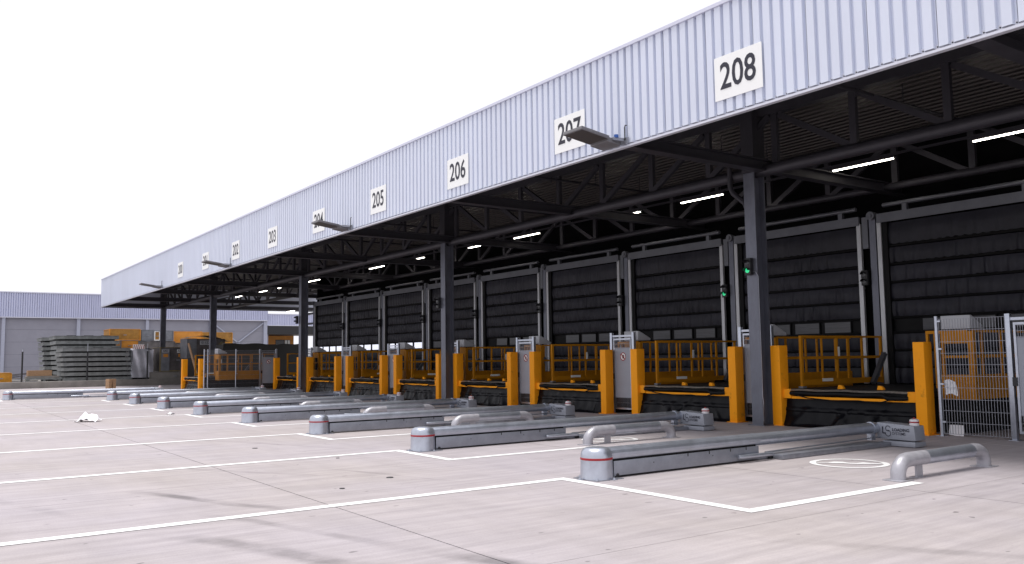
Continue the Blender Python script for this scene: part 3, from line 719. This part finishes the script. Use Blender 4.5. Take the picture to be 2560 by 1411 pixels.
# ------------------------------------------------------------------ far warehouse
wh = thing('warehouse', 'grey panelled warehouse with lilac ribbed cladding band beyond the canopy', 'building', (-95, 0, 0))
ws = rib_sheet(1.2, .2, 6.2, 8.5, .085, M_CLAD2, 'y').mesh('cladding_sheet', M_CLAD2)
y = -9.0
while y < 32.7: link('cladding_sheet', ws, wh, (.45, y, 0)); y += 1.2
YE = y
part('cladding_backing', MB().box(.3, .36, -9, YE, 6.2, 8.5), M_BACK, wh)
part('coping', MB().box(.25, .5, -9, YE, 8.5, 8.6), M_TRIM, wh); part('drip_flashing', MB().box(.1, .49, -9, YE, 6.10, 6.19), M_TRIM, wh)
pm = MB().box(-.05, 0, .012, 6.24, .012, 1.188).mesh('wall_panel', M_PANEL)
for i, yy in enumerate((-5.4, 1.05, 7.5, 13.95, 20.4, 26.85)):
    for j in range(5): link('wall_panel', pm, wh, (.1, yy+.1, .2+1.19*j))
    part('pilaster', MB().box(0, .32, yy-.22, yy+.08, 0, 6.15), M_PIL, wh)
part('pilaster', MB().box(.0, .32, 32.6, 33.0, 0, 6.15), M_PIL, wh)
part('brace', MB().bar((.2, 26.9, 5.9), (.2, 30.4, 3.2), .12, .12), M_PIL, wh); part('brace', MB().bar((.2, 32.6, 5.9), (.2, 29.1, 3.2), .12, .12), M_PIL, wh)
part('wall_backing', MB().box(-12, .04, -9, 32.9, 0, 8.4), M_PANELJ, wh)
wn = thing('link_canopy', 'lower lilac ribbed canopy band joined to the right end of the warehouse', 'canopy', (-95, 0, 0))
ws2 = rib_sheet(1.2, .2, 5.62, 6.86, .06, M_CLAD2, 'y').mesh('cladding_sheet', M_CLAD2); y = YE+.01
for i in range(12): link('cladding_sheet', ws2, wn, (.3, y, 0)); y += 1.2
part('coping', MB().box(-5, .33, YE+.01, y, 6.87, 6.95), M_TRIM, wn)
part('dark_soffit', MB().box(-5, .2, YE+.01, y, 4.62, 5.6), M_BLK, wn)
ob = thing('yellow_building', 'small orange yellow building with dark windows seen under the link canopy', 'building', (-100, 34.2, 0))
part('wall', MB().box(-3, 0, 0, 3.9, 0, 4.75), M_ORG, ob)
for a, b in ((.1, .75), (1.65, 2.75)):
    f = part('window', MB().box(.0, .03, a, b, 2.4, 4.15), M_BLK, ob); part('pane', MB().box(.031, .04, a+.05, b-.05, 2.45, 4.1), M_LENS, f)
f = part('window', MB().box(.0, .03, 2.78, 3.45, 2.4, 4.15), M_BLK, ob)
for a in (2.8, 3.15): part('pane', MB().box(.031, .04, a, a+.27, 2.45, 4.1), M_SIGN, f)

# ------------------------------------------------------------------ storage yard at the left
tag(part('kerb_wall', MB().box(-66.2, -65.6, -6, 17.6, 0, .44), M_KERB, None, bevel=.03), 'long low weathered concrete kerb wall in front of the storage yard', 'wall')
tag(part('storage_plinth', MB().box(-110, -66.25, -30, 60, .002, .30), M_KERB, None), kind='structure'); 
bpy.data.objects['storage_plinth'].name = 'raised_ground'
for i, yy in enumerate((6.33, 10.28, 14.2)):
    lab = ['black post on the kerb wall left of the grey tray stacks', 'black post on the kerb wall in front of the grey tray stacks', 'black post on the kerb wall in front of the silver wrapped crate'][i]
    t = thing('fence_post', lab, 'post', (-65.9, yy, .44), 0, 'black posts on the kerb wall')
    part('shaft', MB().tube([(0, 0, 0), (0, 0, 1.95 if i == 1 else 2.0)], .055, 8), M_BLK, t)
    part('tip', MB().tube([(0, 0, 2.0), (0, 0, 2.15 if i == 0 else 2.55)], .018, 6), M_GALV, t)
def tray_mesh(wy, dx, h):
    m = MB(); m.box(-dx, 0, 0, wy, .10, h-.025); m.box(-dx-.02, .02, -.02, wy+.02, h-.025, h)
    m.cur = 1; m.box(-dx+.25, -.22, .25, wy-.25, .0, .10); m.cur = 0
    m.box(0.001, .012, .2, wy-.2, .12, .13)
    m.cur = 1
    for a in (.18, .45, .72): m.box(-.30, -.03, wy*a, wy*a+wy*.14, h, h+.025)
    m.cur = 0
    return m.mesh('tray', [M_TRAY, M_RUB])
tm1 = tray_mesh(4.35, 3.2, .335)
def stack(X, Y, n, h, z0, who, skip=0):
    for i in range(n):
        if i < skip: continue
        pos = 'topmost' if i == n-1 else ('lowest visible' if i == skip else f'{ORD[n-1-i]} from the top')
        o = link('storage_tray', tm1, None, (X+random.uniform(-.06, .06), Y+random.uniform(-.06, .06)+.04*(i-n/2)*-1, z0+i*h))
        o.scale = (1, 1, h/.34)
        tag(o, f'grey steel storage tray, {pos} of the {who} stack in the yard', 'tray', 'stacked grey storage trays')
stack(-66.4, 8.85, 7, .34, .32, 'front')
stack(-71.2, 9.05, 9, .375, .32, 'middle')
stack(-76.0, 8.75, 9, .375, .32, 'rearmost')
def crate(name, label, cat, x0, x1, y0, y1, z0, z1, m, bevel=.02, group=None, trim=None, rz=0):
    cx, cy = (x0+x1)/2, (y0+y1)/2
    t = thing(name, label, cat, (cx, cy, z0), rz, group)
    hx, hy, h = (x1-x0)/2, (y1-y0)/2, z1-z0
    part('body', MB().box(-hx+.03, hx-.03, -hy+.03, hy-.03, 0, h-.04), m, t, bevel=bevel)
    tm = trim or m
    part('lid', MB().box(-hx, hx, -hy, hy, h-.039, h), tm, t, bevel=.01)
    for sy in (-1, 1): part('corner_post', MB().box(hx-.06, hx+.012, sy*hy-.04, sy*hy+.04, 0, h-.041), tm, t)
    part('bottom_rail', MB().box(hx-.028, hx+.01, -hy+.045, hy-.045, 0, .08), tm, t)
    part('latch', MB().box(hx-.028, hx+.02, -.12, .12, h*.45, h*.45+.06), M_GALVD, t)
    return t
# silver wrapped crate
def foil(u, v):
    a = u*4; s = int(min(a, 3.999)); f = a-s; c = [(.75, -.72), (.75, .72), (-.75, .72), (-.75, -.72), (.75, -.72)]
    x = c[s][0]*(1-f)+c[s+1][0]*f; y = c[s][1]*(1-f)+c[s+1][1]*f; k = 1+.03*math.sin(v*7+u*21)+.02*math.sin(u*60+v*5)-.10*max(0, .15-v)*2
    return (x*k, y*k, v*2.02+.05*math.sin(u*17)*v)
t = thing('wrapped_crate', 'tall crate wrapped in crumpled silver foil right of the grey tray stacks', 'crate', (-66.9, 13.95, .55))
part('wrap', MB().grid(64, 14, foil), M_FOIL, t); part('top_sheet', MB().grid(8, 8, lambda u, v: (-.76+u*1.52, -.74+v*1.48, 2.0+.07*math.sin(u*5+v*4)+.04*math.sin(v*11))), M_FOIL, t)
part('pallet', MB().box(-.65, .65, -.65, .65, -.25, .0), M_RUB, t)
crate('cargo_bin', 'dirty orange cargo bin on top of the dark containers, left of the grey bins', 'bin', -83, -80, 14.15, 16.6, 3.55, 4.55, M_ORGD, trim=M_ORG)
crate('cargo_bin', 'grey cargo bin on top, left of the last canopy column', 'bin', -82, -80, 16.75, 17.7, 3.55, 4.5, M_ULD, group='grey bins on the dark containers')
crate('cargo_bin', 'grey cargo bin on top, right of the last canopy column', 'bin', -82, -80, 18.3, 19.35, 3.5, 4.45, M_ULD, group='grey bins on the dark containers')
crate('cargo_bin', 'small orange and white cargo box between the two grey bins', 'bin', -82, -80, 17.8, 18.2, 3.55, 4.35, M_ORGD, trim=M_SIGN)
crate('cargo_bin', 'long bright orange cargo bin on the racks above the numbered container', 'bin', -84, -82, 19.9, 22.4, 3.4, 4.45, M_ORG)
crate('cargo_bin', 'long dull yellow cargo bin right of the bright orange one', 'bin', -84, -82, 22.5, 25.2, 3.36, 4.38, M_ORGD, trim=M_YELD)
crate('storage_rack', 'dark storage rack under the grey and dirty orange bins', 'rack', -83.2, -80, 14.0, 19.5, .3, 3.49, M_ULDD)
crate('storage_rack', 'dark storage rack under the long orange bins', 'rack', -84.2, -82, 19.8, 25.4, .3, 3.35, M_ULDD)
crate('cargo_bin', 'open orange box with grey rim above the silver wrapped crate', 'bin', -74, -72, 13.55, 14.85, 2.55, 3.38, M_ORG, trim=M_ULD)
crate('cargo_container', 'dark brown cargo container under the open orange box', 'container', -74.1, -71.9, 13.5, 17.2, .3, 2.54, M_ULDD)
hb = thing('hazard_board', 'red and white striped hazard board above the silver wrapped crate', 'board', (-71.8, 14.8, 2.6))
part('board', MB().box(0, .02, -.42, .42, -.02, .44), M_SIGN, hb)
for i in range(6): part('stripe', MB().add([(.0225, -.40+i*.14, 0), (.0225, -.34+i*.14, 0), (.0225, -.28+i*.14, .42), (.0225, -.34+i*.14, .42)], [(0, 1, 2, 3)]), M_RED, hb)
t = crate('cargo_container', 'dark cargo container with white lettered plate and orange labels behind the leftmost dock lift', 'container', -68.6, -66, 15.1, 17.6, .95, 2.72, M_ULDD, trim=M_ULDTOP)
part('front_panel', MB().box(1.31, 1.335, -1.2, -.62, .05, 1.66), M_ULD, t)
part('name_plate', MB().box(1.336, 1.345, -.1, 1.15, 1.36, 1.60), M_SIGN, t); part('name_plate', MB().box(1.336, 1.345, -1.15, -.68, 1.38, 1.6), M_BOX, t)
o = link('lettering', text_mesh('AKE 4567 CM', .24, M_INK, .001, .85, .004), t, (1.352, .52, 1.48), math.pi/2)
o = link('lettering', text_mesh('AKE', .2, M_INK, .001, .9, .004), t, (1.352, -.92, 1.49), math.pi/2)
for a, b in ((-1.05, -.72), (.0, .35), (.7, 1.05)): part('orange_label', MB().box(1.336, 1.346, a, b, 1.05, 1.27), M_ORG, t)
crate('concrete_block', 'dark grey concrete block under the dark lettered container', 'block', -68.8, -65.9, 14.4, 17.9, .3, .93, M_KERB)
# container with bent roof
t = thing('cargo_container', 'grey cargo container with a sagging curved roof and number plate, behind the leftmost dock lift', 'container', (-64, 16.4, 0))
part('support', MB().box(-2.0, 0, .1, 2.8, 0, 1.9), M_ULDD, t)
part('side_panel', MB().box(-1.9, .0, .05, .72, 1.9, 3.3), M_ULD, t); part('body', MB().box(-1.9, -.02, .73, 2.75, 1.9, 3.28), M_ULDD, t)
part('curved_roof', MB().grid(14, 2, lambda u, v: (.1-v*2.1, -.02+u*3.0, 3.32+.24*math.sin(u*3.14)-.22*u*u)), M_ULDTOP, t)
part('number_plate', MB().box(-.018, .0, .95, 1.75, 2.85, 3.15), M_BOX, t)
link('lettering', text_mesh('0113Z', .26, M_INK, .001, .9, .004), t, (.006, 1.35, 3.0), math.pi/2)
part('torn_sheet', MB().grid(5, 5, lambda u, v: (.02+.08*math.sin(u*5+v*3), 1.9+u*.7, 2.2+v*.8+.1*math.sin(u*9))), M_ULDTOP, t)
tag(part('wooden_plank', MB().bar((-58.2, 15.75, .3), (-58.6, 15.15, 2.85), .34, .05), M_WOOD, None), 'raw wooden plank leaning behind the leftmost dock lift', 'plank')
t = thing('covered_stack', 'long black tarpaulin covered stack behind the far mesh fence', 'stack', (-60, 17.9, 0))
part('tarpaulin', MB().grid(30, 8, lambda u, v: (.3-.6*v*v-(2.6 if v > .9 else 0)*(v-.9)*10*.2, u*5.8, min(v/.88, 1)*2.84+.04*math.sin(u*19)+.03*math.sin(u*7))), M_OLIVE, t)
part('stack_body', MB().box(-3.5, -.4, .05, 5.75, 0, 2.8), M_OLIVE, t)
crate('cargo_bin', 'small yellow bin at the left edge behind the kerb wall', 'bin', -68.4, -66.7, 4.6, 5.8, .32, 1.06, M_YELD)
# pallets with brown boards
t = thing('pallet_stack', 'two low grey pallets carrying brown boards left of the grey trays', 'pallet', (-67.3, 6.75, .3))
part('pallet', MB().box(-1.2, 0, 0, 2.2, 0, .12).box(-1.2, 0, 0, 2.2, .24, .36), M_TRAY, t)
for a in (.05, 1.0, 1.95): part('pallet_foot', MB().box(-1.1, -.02, a, a+.16, .12, .24), M_TRAY, t)
part('boards', MB().box(-1.1, -.1, .1, 1.55, .5, .88), M_WOOD, t); part('pallet', MB().box(-1.2, 0, .0, 2.0, .37, .49), M_KERB, t)
t = thing('scrap_pile', 'pile of thin metal bars and pipes on the ground left of the pallets', 'scrap', (-69.5, 5.6, .3))
rr = random.Random(4)
for i in range(16):
    a = (rr.uniform(-1, .5), rr.uniform(-.8, .6), .05+.06*i*.6); b = (a[0]+rr.uniform(-.4, .4), a[1]+rr.uniform(.7, 1.9), a[2]+rr.uniform(-.04, .18))
    part('bar', MB().bar(a, b, .05, .05), M_GALV if i % 3 else M_ULDD, t)
t = thing('wood_blocks', 'small stack of raw wooden blocks on the yard beside the far truck guides', 'wood stack', (-53.0, 9.5, 0), .3)
for i in range(4):
    part('wooden_block', MB().box(-.2, .2, -.2, -.04, .18*i, .18*i+.17), M_WOOD, t); part('wooden_block', MB().box(-.2, .2, .02, .2, .18*i+.003, .18*i+.168), M_WOOD, t)

# ------------------------------------------------------------------ litter
def crumple(nx, ny, sx, sy, amp, seed):
    r_ = random.Random(seed); ph = [r_.uniform(0, 6) for _ in range(6)]
    return MB().grid(nx, ny, lambda u, v: ((u-.5)*sx*(1-.2*abs(v-.5)), (v-.5)*sy, .01+amp*abs(math.sin(u*4+ph[0])*math.cos(v*3+ph[1])+.5*math.sin(u*9+v*6+ph[2])*.6)))
o = part('plastic_sheet', MB().grid(14, 12, lambda u, v: ((u-.5)*.62, (v-.5)*.42, .01+.25*max(0, 1-((u-.55)/.5)**2)*(1-.75*abs(v-.5)*2)*(1-.25*math.sin(u*9+v*5))+.02*math.sin(u*23+v*11))), M_PAPER, None, (-25.9, 4.1, 0), .9); tag(o, 'crumpled white plastic sheet lying on the open yard at left', 'litter')
o = part('paper_scrap', crumple(5, 5, .22, .18, .06, 5), M_PAPER, None, (-27.4, 6.6, 0), .4); tag(o, 'tiny white paper scrap on the yard between the white lines', 'litter')
o = part('paper_sheet', MB().grid(5, 4, lambda u, v: (u*.27, .04*v+.02*math.sin(u*4), v*.18-.05*u*(1-v))), M_PAPER, None, (-8.62, 16.02, .02), .1); tag(o, 'white paper sheet on the ground at the foot of the mesh fence', 'litter')
o = part('paper_sheet', MB().grid(4, 4, lambda u, v: (u*.22-.03*v, -.01+.02*math.sin(v*3), v*.26-.1*abs(u-.4))), M_PAPER, None, (-8.56, 15.90, .80)); tag(o, 'white paper sheet caught in the wire mesh fence', 'litter')
for i, (xx, yy, rad) in enumerate([(-15.5, 5.2, .05), (-10.4, 5.3, .05), (-9.9, 4.4, .035), (-13.0, 5.7, .03)]):
    tag(part('manhole_mark', MB().lathe([(rad, .003), (rad*.9, .008)], 10, xx, yy), M_BLK, ground))
